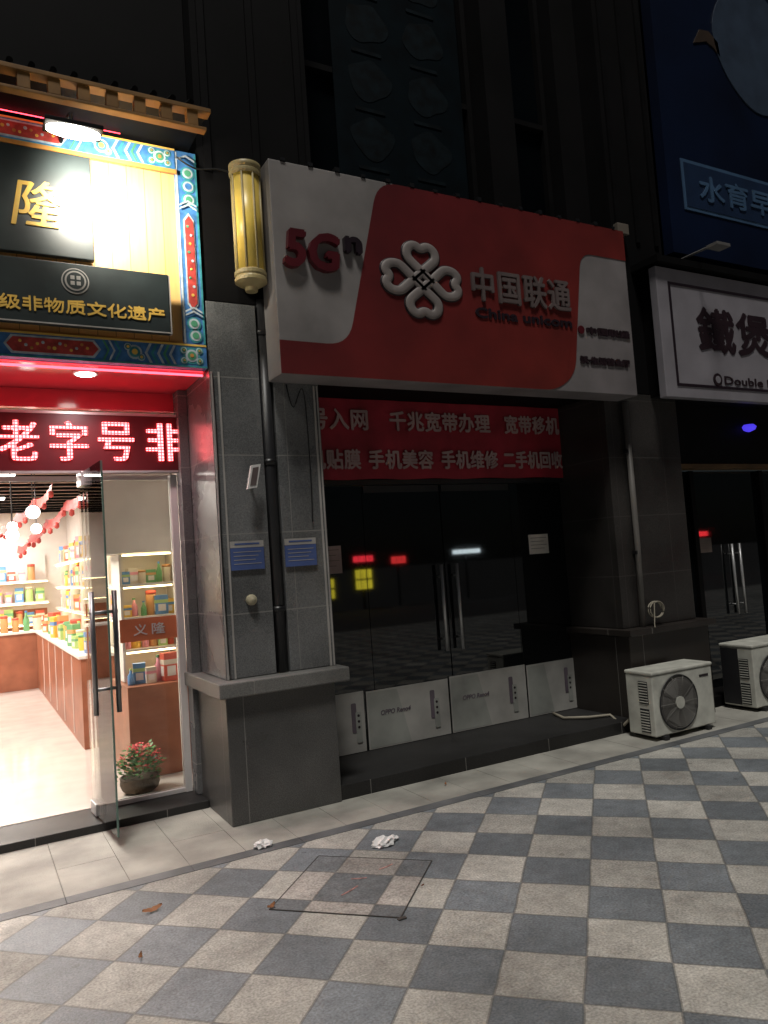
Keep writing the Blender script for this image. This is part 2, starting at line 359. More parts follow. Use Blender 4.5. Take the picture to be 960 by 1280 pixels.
def tissue(x,y,s,sd):
    random.seed(sd); b=MB(mTissue)
    bmesh.ops.create_icosphere(b.bm,subdivisions=3,radius=1)
    for v in b.bm.verts:
        k=1+random.uniform(-.28,.28); v.co=Vector((v.co.x*s*k*1.3+x,v.co.y*s*k*.8+y,max(0,v.co.z*s*.8*k)+.006))
    b.done("crumpled_tissue",label="crumpled white tissue lying on the paving",cat="litter",group="crumpled tissues on the paving")
tissue(1.46,4.33,.042,3); tissue(2.02,3.90,.050,5); tissue(2.09,3.93,.03,9)
def leaf(x,y,s,a):
    b=MB(mLeaf); n=9; top=[];bot=[]
    for k in range(n):
        t=k/(n-1); wd=s*.32*math.sin(math.pi*t)**.7*(1+.25*((k%2)*2-1)); px=(t-.5)*s*2
        for sg_,l in ((1,top),(-1,bot)):
            X=px*math.cos(a)-sg_*wd*math.sin(a); Y=px*math.sin(a)+sg_*wd*math.cos(a)
            l.append(b.bm.verts.new((x+X,y+Y,.006+.02*abs(t-.5)+(.008 if sg_>0 else 0))))
    for k in range(n-1): b.f([top[k],top[k+1],bot[k+1],bot[k]])
    b.done("dry_leaf",label="dry brown leaf lying on the paving",cat="leaf",group="dry leaves on the paving")
leaf(.74,3.88,.05,.2); leaf(.60,3.45,.022,1.1); leaf(1.22,3.55,.028,.5); leaf(1.9,3.3,.016,2); leaf(2.9,4.6,.018,.7)

# ------------------------------------------------------------------ granite building
bl=thing("stone_building","dark granite street building with pilasters above recessed shopfronts","building",(3.4,5.5,0))
b=MB(mGran); b.box(1.455,1.80,4.85,5.7,.90,3.4); b.done("pilaster",bl,bevel=.004)
b=MB(mGran); b.box(1.90,2.235,4.85,5.7,.90,2.9); b.done("pilaster",bl,bevel=.004)
b=MB(mGran); b.box(1.385,1.453,5.44,5.565,.055,2.93); b.done("door_jamb",bl,bevel=.003)
b=MB(mDark); b.box(1.80,1.90,4.97,5.7,.90,3.4); b.done("pilaster_gap",bl)
for x,wd,zt in ((1.462,.012,2.92),(1.51,.012,2.92),(2.19,.014,2.86),(2.216,.010,2.86)):
    MB(mTrim).box(x,x+wd,4.842,4.849,.90,zt).done("pilaster_trim",bl)
b=MB(mGranP); b.box(1.42,2.18,4.77,5.62,0,.80); b.done("plinth",bl,bevel=.006)
b=MB(mGranL); b.box(1.365,2.27,4.71,5.60,.803,.897); b.done("ledge",bl,bevel=.008)
b=MB(mGranR); b.box(5.0,5.93,4.85,5.7,.86,2.95); b.done("pilaster",bl,"granite pilaster with shade in its colour beside the air conditioner",bevel=.004)
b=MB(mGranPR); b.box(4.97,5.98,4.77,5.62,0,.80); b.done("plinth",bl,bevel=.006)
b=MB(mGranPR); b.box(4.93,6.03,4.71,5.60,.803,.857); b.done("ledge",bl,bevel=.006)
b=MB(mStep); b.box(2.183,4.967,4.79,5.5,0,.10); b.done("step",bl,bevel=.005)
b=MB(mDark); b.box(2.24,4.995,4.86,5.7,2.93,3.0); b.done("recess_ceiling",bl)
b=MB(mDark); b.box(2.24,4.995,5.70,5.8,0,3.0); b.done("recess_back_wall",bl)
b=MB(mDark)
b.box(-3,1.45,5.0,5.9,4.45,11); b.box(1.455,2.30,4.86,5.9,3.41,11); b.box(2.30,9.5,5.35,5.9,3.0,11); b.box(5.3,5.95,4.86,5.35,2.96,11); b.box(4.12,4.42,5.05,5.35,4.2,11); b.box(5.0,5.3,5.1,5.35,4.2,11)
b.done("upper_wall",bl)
b=MB(mDark2)
for x in (1.5,1.85,2.2): b.box(x,x+.05,4.84,4.86,4.3,11)
for x in (5.35,5.6,5.85): b.box(x,x+.05,4.84,4.86,4.4,11)
b.box(2.3,5.3,5.2,5.349,4.45,4.6); b.box(2.3,5.3,5.2,5.349,7.4,7.7)
b.done("facade_moulding",bl)
for (x0,x1) in ((2.34,4.10),(4.44,4.98)):
    wn=MB(mGlassN); wn.box(x0,x1,5.30,5.345,4.62,7.38); wo=wn.done("window",bl)
    fr=MB(mDark2); fr.box(x0,x0+.05,5.24,5.30,4.62,7.38); fr.box(x1-.05,x1,5.24,5.30,4.62,7.38); fr.box(x0+.052,x1-.052,5.24,5.30,4.62,4.67); fr.box(x0+.052,x1-.052,5.24,5.30,5.55,5.60); fr.done("frame",wo)
for (x0,x1) in ((2.25,2.86),(2.865,3.615),(3.625,4.38),(4.385,4.995)):
    d=MB(mGlassD); d.box(x0,x1,5.50,5.512,.10,2.22)
    door=(2.8<x0<4)
    do=d.done("glass_door" if door else "side_window",bl)
    if door:
        xh=3.545 if x0<3 else 3.705
        h=MB(mSteel); h.tube([(xh,5.44,.80),(xh,5.44,1.53)],.015); h.tube([(xh,5.44,.90),(xh,5.50,.90)],.009); h.tube([(xh,5.44,1.43),(xh,5.50,1.43)],.009); h.done("handle",do)
        MB(mACd).box(x0+.01,x1-.01,5.49,5.499,2.16,2.215).done("door_clamp",do)
b=MB(mBlack); b.box(2.24,4.997,5.46,5.52,2.222,2.262); b.box(2.24,2.25,5.47,5.52,.1,2.22); b.done("door_frame",bl)

dp=thing("downpipe","dark vertical drainpipe running between two granite pilasters","pipe",(1.85,4.88,.9))
MB(mPipe).tube([(1.85,4.885,.90),(1.85,4.885,3.45)],.043,16).done("pipe",dp)
for z in (1.3,2.3,3.2): MB(mBlack).lathe([(.049,z),(.049,z+.04)],1.85,4.885,18).done("bracket",dp)
gp=thing("wall_pipe","grey pipe fixed upright to the granite pilaster","pipe",(5.22,4.82,.9))
MB(mPipeG).tube([(5.20,4.815,.86),(5.22,4.815,1.6),(5.22,4.815,2.86)],.026,12).done("pipe",gp)
for z in (1.5,2.4): MB(mBlack).box(5.185,5.255,4.80,4.85,z,z+.03).done("bracket",gp)
b=MB(mHose)
P=[(5.34+.085*math.cos(t)*(1+.05*math.sin(t*.4)),4.80-.003*t,1.00+.07*math.sin(t)) for t in [k*.3 for k in range(50)]]+[(5.28,4.76,.88),(5.22,4.7,.86)]
b.tube(P,.006,8); b.done("hose_coil",label="beige hose coiled on the pilaster ledge",cat="hose")
b=MB(mHose); b.tube([(4.86,4.72,.14),(4.84,4.80,.06),(4.9,5.0,.115),(4.7,5.05,.12),(4.55,5.2,.115),(4.62,5.42,.115)],.013,10); b.done("drain_hose",label="beige hose running from the air conditioner over the step",cat="hose")
def cable(P,r,lab):
    Q=[]; P=[Vector(p) for p in P]
    for i in range(len(P)-1):
        p0=P[max(i-1,0)];p1=P[i];p2=P[i+1];p3=P[min(i+2,len(P)-1)]
        for k in range(8):
            t=k/8; Q.append(.5*((2*p1)+(p2-p0)*t+(2*p0-5*p1+4*p2-p3)*t*t+(3*p1-p0-3*p2+p3)*t**3))
    Q.append(P[-1]); MB(mBlack).tube(Q,r,6).done("cable",label=lab,cat="cable",group="loose cables on the facade")
cable([(1.30,4.80,4.33),(1.42,4.79,4.27),(1.60,4.80,4.30),(1.78,4.80,4.25),(1.84,4.85,4.1)],.006,"thin black cable strung from the fascia to the drainpipe")
cable([(1.47,4.83,2.93),(1.475,4.835,2.4),(1.468,4.835,1.7),(1.475,4.835,.93)],.004,"thin black cable running down the granite pilaster")
cable([(1.99,4.84,2.86),(2.03,4.835,2.7),(2.11,4.83,2.82),(2.13,4.835,2.3),(2.12,4.835,1.9)],.004,"thin black cable looped under the shop sign")

wl=thing("wall_lamp","yellow ribbed cylindrical wall lamp with gold cap and base","wall lamp",(1.745,4.75,3.4))
MB(mGoldM).lathe([(.094,3.58),(.094,4.25)],1.745,4.745,32).done("shade",wl)
MB(mCap).lathe([(.098,4.245),(.108,4.255),(.108,4.272),(.100,4.282),(.108,4.297),(.108,4.322),(.08,4.335),(.02,4.34)],1.745,4.745).done("cap",wl)
MB(mCap).lathe([(.02,3.45),(.04,3.455),(.045,3.48),(.085,3.50),(.108,3.515),(.108,3.535),(.100,3.55),(.108,3.56),(.108,3.58),(.098,3.59)],1.745,4.745).done("base",wl)
for t in range(8):
    a=2*math.pi*t/8+.2; x,y=1.745+.096*math.cos(a),4.745+.096*math.sin(a); MB(mCap).tube([(x,y,3.585),(x,y,4.248)],.008,6).done("rib",wl)
for z in (3.7,4.1): MB(mBlack).box(1.72,1.77,4.80,4.86,z,z+.05).done("bracket",wl)

# ------------------------------------------------------------------ centre sign
sg=thing("shop_sign","wide unlit red and white shop sign with knot emblem and letters","sign",(3.5,4.65,2.87))
b=MB(mSignW); b.box(1.865,5.165,4.61,4.85,2.87,4.34); b.done("box",sg,bevel=.006)
P=[(1.867,2.874),(4.25,2.874),(4.46,3.02),(4.63,4.07),(5.163,4.07),(5.163,4.337),(2.70,4.337),(2.38,3.098),(1.867,3.098)]
P=smooth_poly(P,{1:.13,2:.13,3:.13,6:.17,7:.17},7,sharp=(0,4,5,8))
MB(mRedG).prism(P,4.6055,4.6085).done("red_panel",sg)
text("5G",1.92,2.34,3.59,3.86,4.56,mRedD,"lettering",sg,.045,.012,shear=.12)
text("n",2.38,2.52,3.75,3.87,4.57,mDarkL,"lettering",sg,.035,.012)
text("中国联通",3.46,4.46,3.53,3.80,4.585,mGrey,"lettering",sg,.018,.005,spacing=1.08)  # white characters drawn grey, the missing light put into the colour
text("China unicom",3.48,4.46,3.40,3.485,4.597,mDarkL,"lettering",sg,.008,.005)
text("中国联通",4.62,5.13,3.365,3.435,4.60,mMaroon,"lettering",sg,.008,.007)
text("沃·生活营业厅",4.52,5.10,3.11,3.18,4.60,mMaroon,"lettering",sg,.008,.007)
MB(mRedD).lathe([(.035,4.598),(.035,4.605)],4.56,3.40,20,axis='y').done("round_mark",sg)
mEmb=M("emblem_white_dimmed",(.235,.205,.195),.5)  # white emblem greyed, its lack of light put into the colour
def knot(bev,y0,ys,mat,nm):
    cu=bpy.data.curves.new("emblem","CURVE"); cu.dimensions='3D'; cu.bevel_depth=bev; cu.bevel_resolution=3; cu.resolution_u=8
    for q in range(4):
        t=q*math.pi/2; c,s_=math.cos(t),math.sin(t)
        pts=[(-.06,-.27),(.22,0),(.42,.22),(.58,.37),(.82,.34),(.93,.16),(.80,.0),(.93,-.16),(.82,-.34),(.58,-.37),(.42,-.22),(.22,0),(-.06,.27)]
        sp=cu.splines.new('NURBS'); sp.points.add(len(pts)-1); sp.order_u=3; sp.use_endpoint_u=True
        for i,(x,z) in enumerate(pts): sp.points[i].co=(x*c-z*s_,x*s_+z*c,0,1)
    ob=bpy.data.objects.new("emblem",cu); COL.objects.link(ob); bpy.context.view_layer.update()
    me=bpy.data.meshes.new_from_object(ob.evaluated_get(bpy.context.evaluated_depsgraph_get())); bpy.data.objects.remove(ob)
    o=MB(mat); o.bm.from_mesh(me); bpy.data.meshes.remove(me)
    for v in o.bm.verts: v.co=Vector((3.02+v.co.x*.345,y0-v.co.z*ys,3.635+v.co.y*.285))
    o=o.done(nm,sg); o.data.materials.clear(); o.data.materials.append(mat)
knot(.140,4.603,.02,mDarkL,"emblem_outline")
knot(.112,4.594,.08,mEmb,"knot_emblem")
for i in range(16):
    x=1.95+i*.205; MB(mBlack).box(x,x+.035,4.60,4.66,4.341,4.36+.006*(i%3)).done("top_clip",sg)

# ------------------------------------------------------------------ red banner
bn=thing("banner","red cloth banner with pale lettering above the glass doors","banner",(3.6,5.44,2.25))
b=MB(mBanner); n=60; A=[];B=[]
for i in range(n+1):
    x=2.245+i*(5.0-2.245)/n; y=5.445+.004*math.sin(i*.6)+.004*math.sin(i*.23)
    A.append(b.bm.verts.new((x,y,2.265+.004*math.sin(i*.5)))); B.append(b.bm.verts.new((x,y-.004,2.925)))
for i in range(n): b.f([A[i],A[i+1],B[i+1],B[i]],0,True)
b.done("cloth",bn)
yb=5.425
for t_,x0,x1,z0,z1 in (("号入网",2.40,2.93,2.665,2.84),("千兆宽带办理",3.13,4.17,2.665,2.84),("宽带移机",4.33,4.98,2.665,2.84),
    ("机贴膜",2.37,2.84,2.345,2.51),("手机美容",2.91,3.54,2.345,2.51),("手机维修",3.62,4.23,2.345,2.51),("二手机回收",4.29,4.99,2.345,2.51)):
    text(t_,x0,x1,z0,z1,yb,mBanT,"lettering",bn,.004,.005,spacing=1.05)

gr="posters along the foot of the glass doors"
for i,(x0,x1) in enumerate(((2.26,2.75),(2.775,3.555),(3.575,4.39),(4.41,4.98))):
    p=thing("phone_poster","dim off white phone advertisement poster at the door foot","poster",((x0+x1)/2,5.49,.11),gr)
    z1=.575-.012*(i%2)
    b=MB(mPost,mPostG); b.box(x0,x1,5.486,5.494,.105,z1); b.prism([(x0+.01,.115),(x0+(x1-x0)*.5,.115),(x0+(x1-x0)*.36,z1-.012),(x0+.01,z1-.012)],5.4845,5.4858,1); b.done("sheet",p)
    xm=x0+(x1-x0)*.76
    b=MB(mLilac,mPostG,mDarkL); b.prism(rrect(xm,xm+.045,.26,.49,.012),5.4825,5.4843); b.prism(rrect(xm+.035,xm+.085,.18,.42,.012),5.4800,5.4822,1)
    for k in range(3): b.lathe([(.011,5.4785),(.011,5.4797)],xm+.06,.39-k*.045,10,m=2,axis='y')
    b.done("phone_picture",p)
    if i in (1,2): text("OPPO Reno4",x0+.12,x0+.40,.36,.40,5.4825,mLilac,"lettering",p,.0015,.001,shear=.2)
def notice(x0,x1,z0,z1,y,lab,mat=mPaper,lines=4):
    p=thing("notice",lab,"notice",((x0+x1)/2,y,z0)); MB(mat).box(x0,x1,y-.003,y,z0,z1).done("sheet",p)
    b=MB(mGrey)
    for k in range(lines):
        z=z1-.03-k*(z1-z0-.05)/max(lines,1); b.box(x0+.02,x1-.02-.03*(k%2),y-.0045,y-.0035,z-.004,z)
    b.done("print",p)
notice(4.56,4.79,1.56,1.74,5.495,"white paper notice taped to the dark glass",M("bright_paper",(.75,.70,.64),.7))
notice(2.44,2.64,1.52,1.74,5.495,"faded pink paper notice taped to the dark glass",M("pink_paper",(.46,.33,.30),.7))
for x0,x1 in ((1.525,1.755),(1.905,2.135)):
    p=thing("blue_plate","small blue and white information plate on the granite pilaster","plate",((x0+x1)/2,4.84,1.6),"blue plates on the pilasters")
    MB(mBluePl,mTrim).box(x0,x1,4.834,4.842,1.60,1.745).box(x0,x1,4.834,4.842,1.747,1.79,1).done("panel",p)
    b=MB(mTrim,mBluePl)
    for k in range(4): b.box(x0+.02,x1-.02-.02*(k%3),4.8325,4.8338,1.72-k*.026-.004,1.72-k*.026)
    b.box(x0+.03,x1-.03,4.8325,4.8338,1.765,1.776,1)
    b.done("print",p)
p=thing("wall_fixture","small white square lamp tilted on a pilaster bracket","wall lamp",(1.68,4.78,2.13))
b=MB(mWhite,mGrey); b.prism([(1.635,2.125),(1.70,2.135),(1.735,2.29),(1.67,2.28)],4.74,4.77); b.prism([(1.652,2.145),(1.693,2.150),(1.718,2.27),(1.678,2.263)],4.737,4.741,1); b.done("head",p)
MB(mSteel).tube([(1.685,4.77,2.2),(1.685,4.85,2.2)],.01,8).done("bracket",p)
MB(mCream).lathe([(.006,4.80),(.030,4.812),(.036,4.83),(.036,4.849)],1.65,1.40,18,axis='y').done("bell_push",label="small round cream bell push on the granite pilaster",cat="bell")

# ------------------------------------------------------------------ left shop
ls=thing("traditional_shop","brightly lit shop with wood fascia, painted beams and glass front","shop",(0,5.5,0))
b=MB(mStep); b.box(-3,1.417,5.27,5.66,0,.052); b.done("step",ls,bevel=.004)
b=MB(mInFloor); b.box(-3,1.56,5.663,14,0,.056); b.done("floor",ls)
b=MB(mInWall); b.box(1.56,1.66,5.72,14,0,2.85); b.done("side_wall",ls)
b=MB(mInWall); b.box(-3.1,-3.0,4.9,14,0,4.4); b.done("side_wall",ls)
b=MB(mInWall); b.box(-3.1,1.66,14.01,14.1,0,2.85); b.done("back_wall",ls)
b=MB(mCeil,mDark2); b.box(-3,1.56,5.66,14,2.80,2.86)
for k in range(20): b.box(-3,1.555,5.9+k*.4,5.96+k*.4,2.77,2.799,1)
b.done("ceiling",ls)
b=MB(mSoffit); b.box(-3,1.45,4.90,5.75,2.932,2.98); b.done("soffit",ls)
b=MB(mSoffit); b.box(-3,1.45,5.58,5.64,2.80,2.93); b.done("lintel",ls)
b=MB(mWood); b.box(-3,1.30,4.88,4.96,3.09,4.25); b.done("wood_panel",ls)
t=MB(mNeon); t.tube([(-3,4.955,2.918),(1.44,4.955,2.918)],.008,8); t.done("neon_and_fill_tube",ls)  # added red tube, an invented source to redden soffit and pillar
t=MB(mNeon); t.tube([(-3,4.80,4.412),(.95,4.80,4.412)],.003,8); t.done("neon_and_fill_tube",ls)
b=MB(mBlue,mRed,mCloud,mTeal,mGold,mGreen)
b.box(1.30,1.44,4.845,4.96,3.092,4.40)
b.prism([(1.30,3.10),(1.312,3.10),(1.312,4.39),(1.30,4.39)],4.841,4.8445,2); b.prism([(1.428,3.10),(1.44,3.10),(1.44,4.39),(1.428,4.39)],4.841,4.8445,3)
b.prism([(1.335,3.36),(1.37,3.31),(1.405,3.36),(1.405,3.93),(1.37,3.98),(1.335,3.93)],4.838,4.8445,2)
b.prism([(1.342,3.37),(1.37,3.33),(1.398,3.37),(1.398,3.92),(1.37,3.96),(1.342,3.92)],4.834,4.8375,1)
random.seed(2)
for k in range(9): b.lathe([(random.uniform(.005,.011),4.8305),(.010,4.8335)],1.37+.012*math.sin(k*2.1),3.42+k*.058,7,m=(4,2,5)[k%3],axis='y')
for zc in (3.15,3.23,4.07,4.16,4.25):
    for r,m_,yy in ((.046,3,4.839),(.035,2,4.836),(.022,5 if int(zc*100)%2 else 0,4.833)):
        b.lathe([(r,yy),(r,yy+.0028)],1.37+.010*math.sin(zc*70),zc,14,m=m_,axis='y')
for z in (3.275,3.30,3.995,4.02,4.33): b.prism([(1.314,z),(1.37,z+.03),(1.426,z),(1.426,z+.012),(1.37,z+.042),(1.314,z+.012)],4.829,4.8325,2)
b.done("painted_column",ls)
def beam(x0,x1,z0,z1,y,name):
    b=MB(mBlue,mRed,mCloud,mTeal,mGold,mGreen,mOrange); b.box(x0,x1,y,y+.10,z0,z1)
    h=z1-z0; b.box(x0,x1,y-.004,y-.0005,z0,z0+.08*h,3); b.box(x0,x1,y-.004,y-.0005,z1-.08*h,z1,4)
    x=x1
    while x>x0+.3:
        for dx,dz,rr in ((.10,.5,1),(.05,.28,.5),(.05,.72,.5),(.15,.28,.5),(.15,.72,.5)):
            for r,m_,yy in ((.36*h*rr,3,y-.003),(.27*h*rr,2,y-.006),(.18*h*rr,5,y-.009),(.08*h*rr,6,y-.012)):
                b.lathe([(r,yy-.0001*dx),(r,yy+.0022)],x-dx,z0+h*dz,14,m=m_,axis='y')
        for j,m_ in enumerate((2,5,2,3,2)):
            xx=x-.20-j*.038
            b.prism([(xx,z0+.1*h),(xx-.03,z0+.5*h),(xx,z1-.1*h),(xx-.016,z1-.1*h),(xx-.046,z0+.5*h),(xx-.016,z0+.1*h)],y-.004,y-.0006,m_)
        for dx,dz,rr in ((.46,.5,1),(.42,.3,.5),(.50,.7,.5)):
            for r,m_,yy in ((.30*h*rr,2,y-.003),(.22*h*rr,3,y-.006),(.12*h*rr,4,y-.009)):
                b.lathe([(r,yy-.0001*dx),(r,yy+.0022)],x-dx,z0+h*dz,14,m=m_,axis='y')
        for j,m_ in enumerate((3,2,5)):
            xx=x-.54-j*.035
            b.prism([(xx-.03,z0+.1*h),(xx,z0+.5*h),(xx-.03,z1-.1*h),(xx-.042,z1-.1*h),(xx-.012,z0+.5*h),(xx-.042,z0+.1*h)],y-.004,y-.0006,m_)
        b.prism([(x-1.20,z0+.5*h),(x-1.16,z1-.14*h),(x-.70,z1-.14*h),(x-.66,z0+.5*h),(x-.70,z0+.14*h),(x-1.16,z0+.14*h)],y-.004,y-.0006,2)
        b.prism([(x-1.185,z0+.5*h),(x-1.15,z1-.22*h),(x-.71,z1-.22*h),(x-.675,z0+.5*h),(x-.71,z0+.22*h),(x-1.15,z0+.22*h)],y-.007,y-.0041,1)
        for k in range(13): b.lathe([(random.uniform(.006,.012),y-.0095),(.010,y-.0071)],x-.74-k*.031,z0+h*(.5+.13*math.sin(k*1.7)),7,m=(4,6,2)[k%3],axis='y')
        x-=1.24
    return b.done(name,ls)
beam(-3,1.44,2.935,3.09,4.835,"painted_beam")
beam(-3,1.298,4.252,4.40,4.835,"painted_beam")
b=MB(mOrange); b.box(-3,1.30,4.815,4.83,4.225,4.250); b.box(-3,1.30,4.86,4.879,3.092,3.11); b.done("trim_board",ls)
b=MB(mWoodY); b.box(-3,1.41,4.36,4.44,4.405,4.432); b.box(-3,1.38,4.37,4.43,4.295,4.313)
x=1.33
while x>-3: b.box(x-.065,x,4.37,4.43,4.3135,4.4045); x-=.155
b.done("eave_rail",ls,bevel=.003)
b=MB(mDark2)
vs=[(-3,4.38,4.437),(1.42,4.38,4.437),(1.42,5.0,4.66),(-3,5.0,4.66)]
b.f([b.bm.verts.new(v) for v in vs]); x=-3
while x<1.4:
    b.tube([(x,4.36,4.448),(x,5.0,4.68)],.018,8); x+=.11
b.box(-3,1.40,4.45,4.99,4.42,4.43)
b.done("tiled_roof",ls)
b=MB(mWhite); b.box(1.335,1.384,5.57,5.64,.053,2.33); b.box(.80,1.334,5.58,5.63,.053,.085); b.box(-3,1.384,5.645,5.66,2.30,2.335); b.done("window_frame",ls,bevel=.003)
w_=MB(mGlass); w_.box(.73,1.334,5.60,5.612,.087,2.298); w_.done("fixed_window",ls)
gb=thing("glass_band_sticker","orange translucent band with white lettering on the shop glass","sticker",(1.17,5.6,1.13))
MB(mOrS).box(.94,1.333,5.590,5.597,1.15,1.31).done("band",gb)
text("义隆",1.03,1.25,1.19,1.27,5.586,mWhite,"lettering",gb,.003,.001,spacing=1.4)
dl=thing("open_glass_door","frameless glass door swung open with tall steel pull handles","door",(.71,5.55,.06))
H=Vector((.71,5.55)); E=Vector((.755,4.87)); d=(E-H).normalized(); n=Vector((d.y,-d.x))
def quad(b,a0,a1,o0,o1,z0,z1,m=0): b.prismz([tuple(H+d*a0+n*o0),tuple(H+d*a1+n*o0),tuple(H+d*a1+n*o1),tuple(H+d*a0+n*o1)],z0,z1,m)
b=MB(mGlass); quad(b,0,.68,-.006,.006,.07,2.33); b.done("pane",dl)
b=MB(M("glass_edge",(.12,.20,.17),.2)); quad(b,.6805,.684,-.006,.006,.07,2.33); b.done("pane_edge",dl)
for z0,z1 in ((2.24,2.335),(.065,.14)):
    b=MB(mSteel); quad(b,0,.15,-.016,.016,z0,z1); b.done("clamp",dl,bevel=.003)
mHS=M("handle_steel",(.24,.24,.25),.3,metal=.8)
for o1 in (-.068,.068):
    p=H+d*.56+n*o1; MB(mHS).tube([(p.x,p.y,.78),(p.x,p.y,1.53)],.016,14).done("handle",dl)
for z in (.93,1.40):
    p=H+d*.56-n*.085; q=H+d*.56+n*.085; MB(mHS).tube([(p.x,p.y,z),(q.x,q.y,z)],.011,10).done("handle_mount",dl)
for x in (.72,-.6,-1.9):
    t=thing("downlight","round recessed downlight glowing in the red soffit","downlight",(x,5.1,2.92),"downlights in the red soffit")
    MB(mWhite).lathe([(.075,2.921),(.075,2.931)],x,5.1,24).done("rim",t); MB(mDown).lathe([(.058,2.917),(.058,2.9205)],x,5.1,24).done("lens",t)
    l=bpy.data.lights.new("downlight_glow","SPOT"); l.energy=46; l.color=(1,.74,.75); l.spot_size=math.radians(160); l.spot_blend=.8; l.shadow_soft_size=.06
    lo=bpy.data.objects.new("downlight_glow",l); COL.objects.link(lo); lo.parent=t; lo.location=(0,0,-.02)
ld=thing("led_sign","black scrolling message board with glowing red characters","led sign",(0,5.53,2.33))
b=MB(M("led_board",(.10,.012,.016),.35),mSteel)
b.box(-2.9,1.384,5.50,5.565,2.34,2.76); b.box(-2.9,1.384,5.493,5.4995,2.336,2.352,1); b.box(-2.9,1.384,5.493,5.4995,2.742,2.76,1); b.done("case",ld)
for t_,x0,x1 in (("老",.22,.465),("字",.53,.775),("号",.835,1.08),("非",1.16,1.43)):
    text(t_,x0,x1,2.42,2.69,5.487,mLED,"lettering",ld,.006,thick=(.007,.0015))
pq=thing("black_plaque","large black plaque with one gold character under the flood lamp","plaque",(.1,4.76,3.53))
b=MB(mBoard); b.box(-.6,.755,4.755,4.80,3.54,4.19); b.done("board",pq,bevel=.006)
text("隆",.30,.59,3.70,3.985,4.747,mGold,"lettering",pq,.007,shear=.18,thick=(.004,.0012))
pq=thing("black_plaque","long dark plaque with gold lettering and round white emblem","plaque",(.2,4.72,3.12))
b=MB(mBoard); b.prism([(-1.4,3.115),(1.19,3.115),(1.19,3.50),(-1.4,3.50)],4.735,4.78); b.done("board",pq,bevel=.006)
b=MB(mTrim); b.box(1.191,1.2,4.74,4.78,3.118,3.497); b.box(-1.4,1.19,4.732,4.7345,3.117,3.125); b.done("edge_strip",pq)
text("级非物质文化遗产",.22,1.155,3.185,3.275,4.729,mGold,"lettering",pq,.006,thick=(.0008,.0028))
b=MB(mTrim,mBoard); b.lathe([(.078,4.729),(.078,4.735)],.635,3.39,32,axis='y'); b.lathe([(.071,4.7265),(.071,4.7285)],.635,3.39,32,m=1,axis='y'); b.lathe([(.060,4.7235),(.060,4.726)],.635,3.39,32,axis='y'); b.lathe([(.050,4.7205),(.050,4.723)],.635,3.39,32,m=1,axis='y')
for a in (0,90,180,270):
    c,s_=math.cos(math.radians(a+45)),math.sin(math.radians(a+45)); R=lambda x,z:(.635+x*c-z*s_,3.39+x*s_+z*c)
    b.prism([R(.008,.0),R(.024,.016),R(.040,.0),R(.024,-.016)],4.718,4.720)
b.done("emblem",pq)
for i,x in enumerate((.60,-1.1,-2.5)):  # first lamp is in view; the unseen others are added for spill light
    t=thing("flood_lamp","lit sign lamp on an arm in front of the wood fascia","flood lamp",(x,4.3,4.05),"flood lamps over the fascia")
    b=MB(mDark2); b.box(x-.15,x+.15,4.22,4.36,4.075,4.10); b.tube([(x,4.3,4.10),(x,4.38,4.22),(x,4.60,4.30),(x,4.83,4.30)],.012,8); b.done("housing",t,bevel=.004)
    b=MB(mLamp); b.prismz([(x+.14*math.cos(q),4.29+.06*math.sin(q)) for q in [2*math.pi*k/24 for k in range(24)]],4.060,4.0745); b.done("lens",t)
    l=bpy.data.lights.new("flood_glow","SPOT"); l.energy=210; l.color=(1,.94,.80); l.spot_size=math.radians(120); l.spot_blend=1.0; l.shadow_soft_size=.07
    lo=bpy.data.objects.new("flood_glow",l); COL.objects.link(lo); lo.parent=t; lo.location=(.10,.04,-.03)
    dv=Vector((.20,.55,-.08)); lo.rotation_euler=dv.to_track_quat('-Z','Y').to_euler()
for y in (6.6,8.8,11.2,13.0):
    t=thing("ceiling_light","rectangular white ceiling light panel inside the shop","ceiling light",(-.3,y,2.78),"ceiling lights inside the shop")
    MB(mGlobe).box(-.8,.5,y-.12,y+.12,2.755,2.767).done("diffuser",t)
    l=bpy.data.lights.new("ceiling_glow","AREA"); l.shape='RECTANGLE'; l.size=1.3; l.size_y=.3; l.energy=86; l.color=(1,.92,.84)
    lo=bpy.data.objects.new("ceiling_glow",l); COL.objects.link(lo); lo.parent=t; lo.location=(.15,0,-.04)
for x,y,z,r in ((.56,7.5,2.25,.06),(.385,7.5,2.05,.055),(.70,9.0,2.2,.055),(.52,10,2.3,.06),(.26,9,2.1,.06)):
    t=thing("globe_lamp","glowing white globe lamp hanging from the shop ceiling","pendant lamp",(x,y,z),"globe lamps inside the shop")
    b=MB(mGlobe); bmesh.ops.create_uvsphere(b.bm,u_segments=16,v_segments=10,radius=r,matrix=Matrix.Translation((x,y,z)))
    b.done("globe",t); MB(mBlack).tube([(x,y,z+r),(x,y,2.8)],.005,6).done("cord",t)
cab=thing("display_cabinet","white and brown display cabinet stocked with goods by the window","cabinet",(1.3,6.5,.06))
b=MB(mWoodB); b.box(1.07,1.55,6.15,6.85,.058,.76); b.done("base",cab,bevel=.005)
b=MB(mInWall); b.box(1.0,1.55,6.42,6.85,1.80,2.70); b.done("upper_cupboard",cab,bevel=.004)
b=MB(mInWall,mStrip); b.box(1.10,1.55,6.80,6.85,.765,1.795); b.box(1.10,1.12,6.45,6.795,.765,1.795)
for z in (1.00,1.26,1.53): b.box(1.125,1.548,6.45,6.795,z,z+.018)
for z in (.982,1.242,1.512,1.78): b.box(1.14,1.53,6.50,6.53,z,z+.012,1)
b.done("shelf",cab)
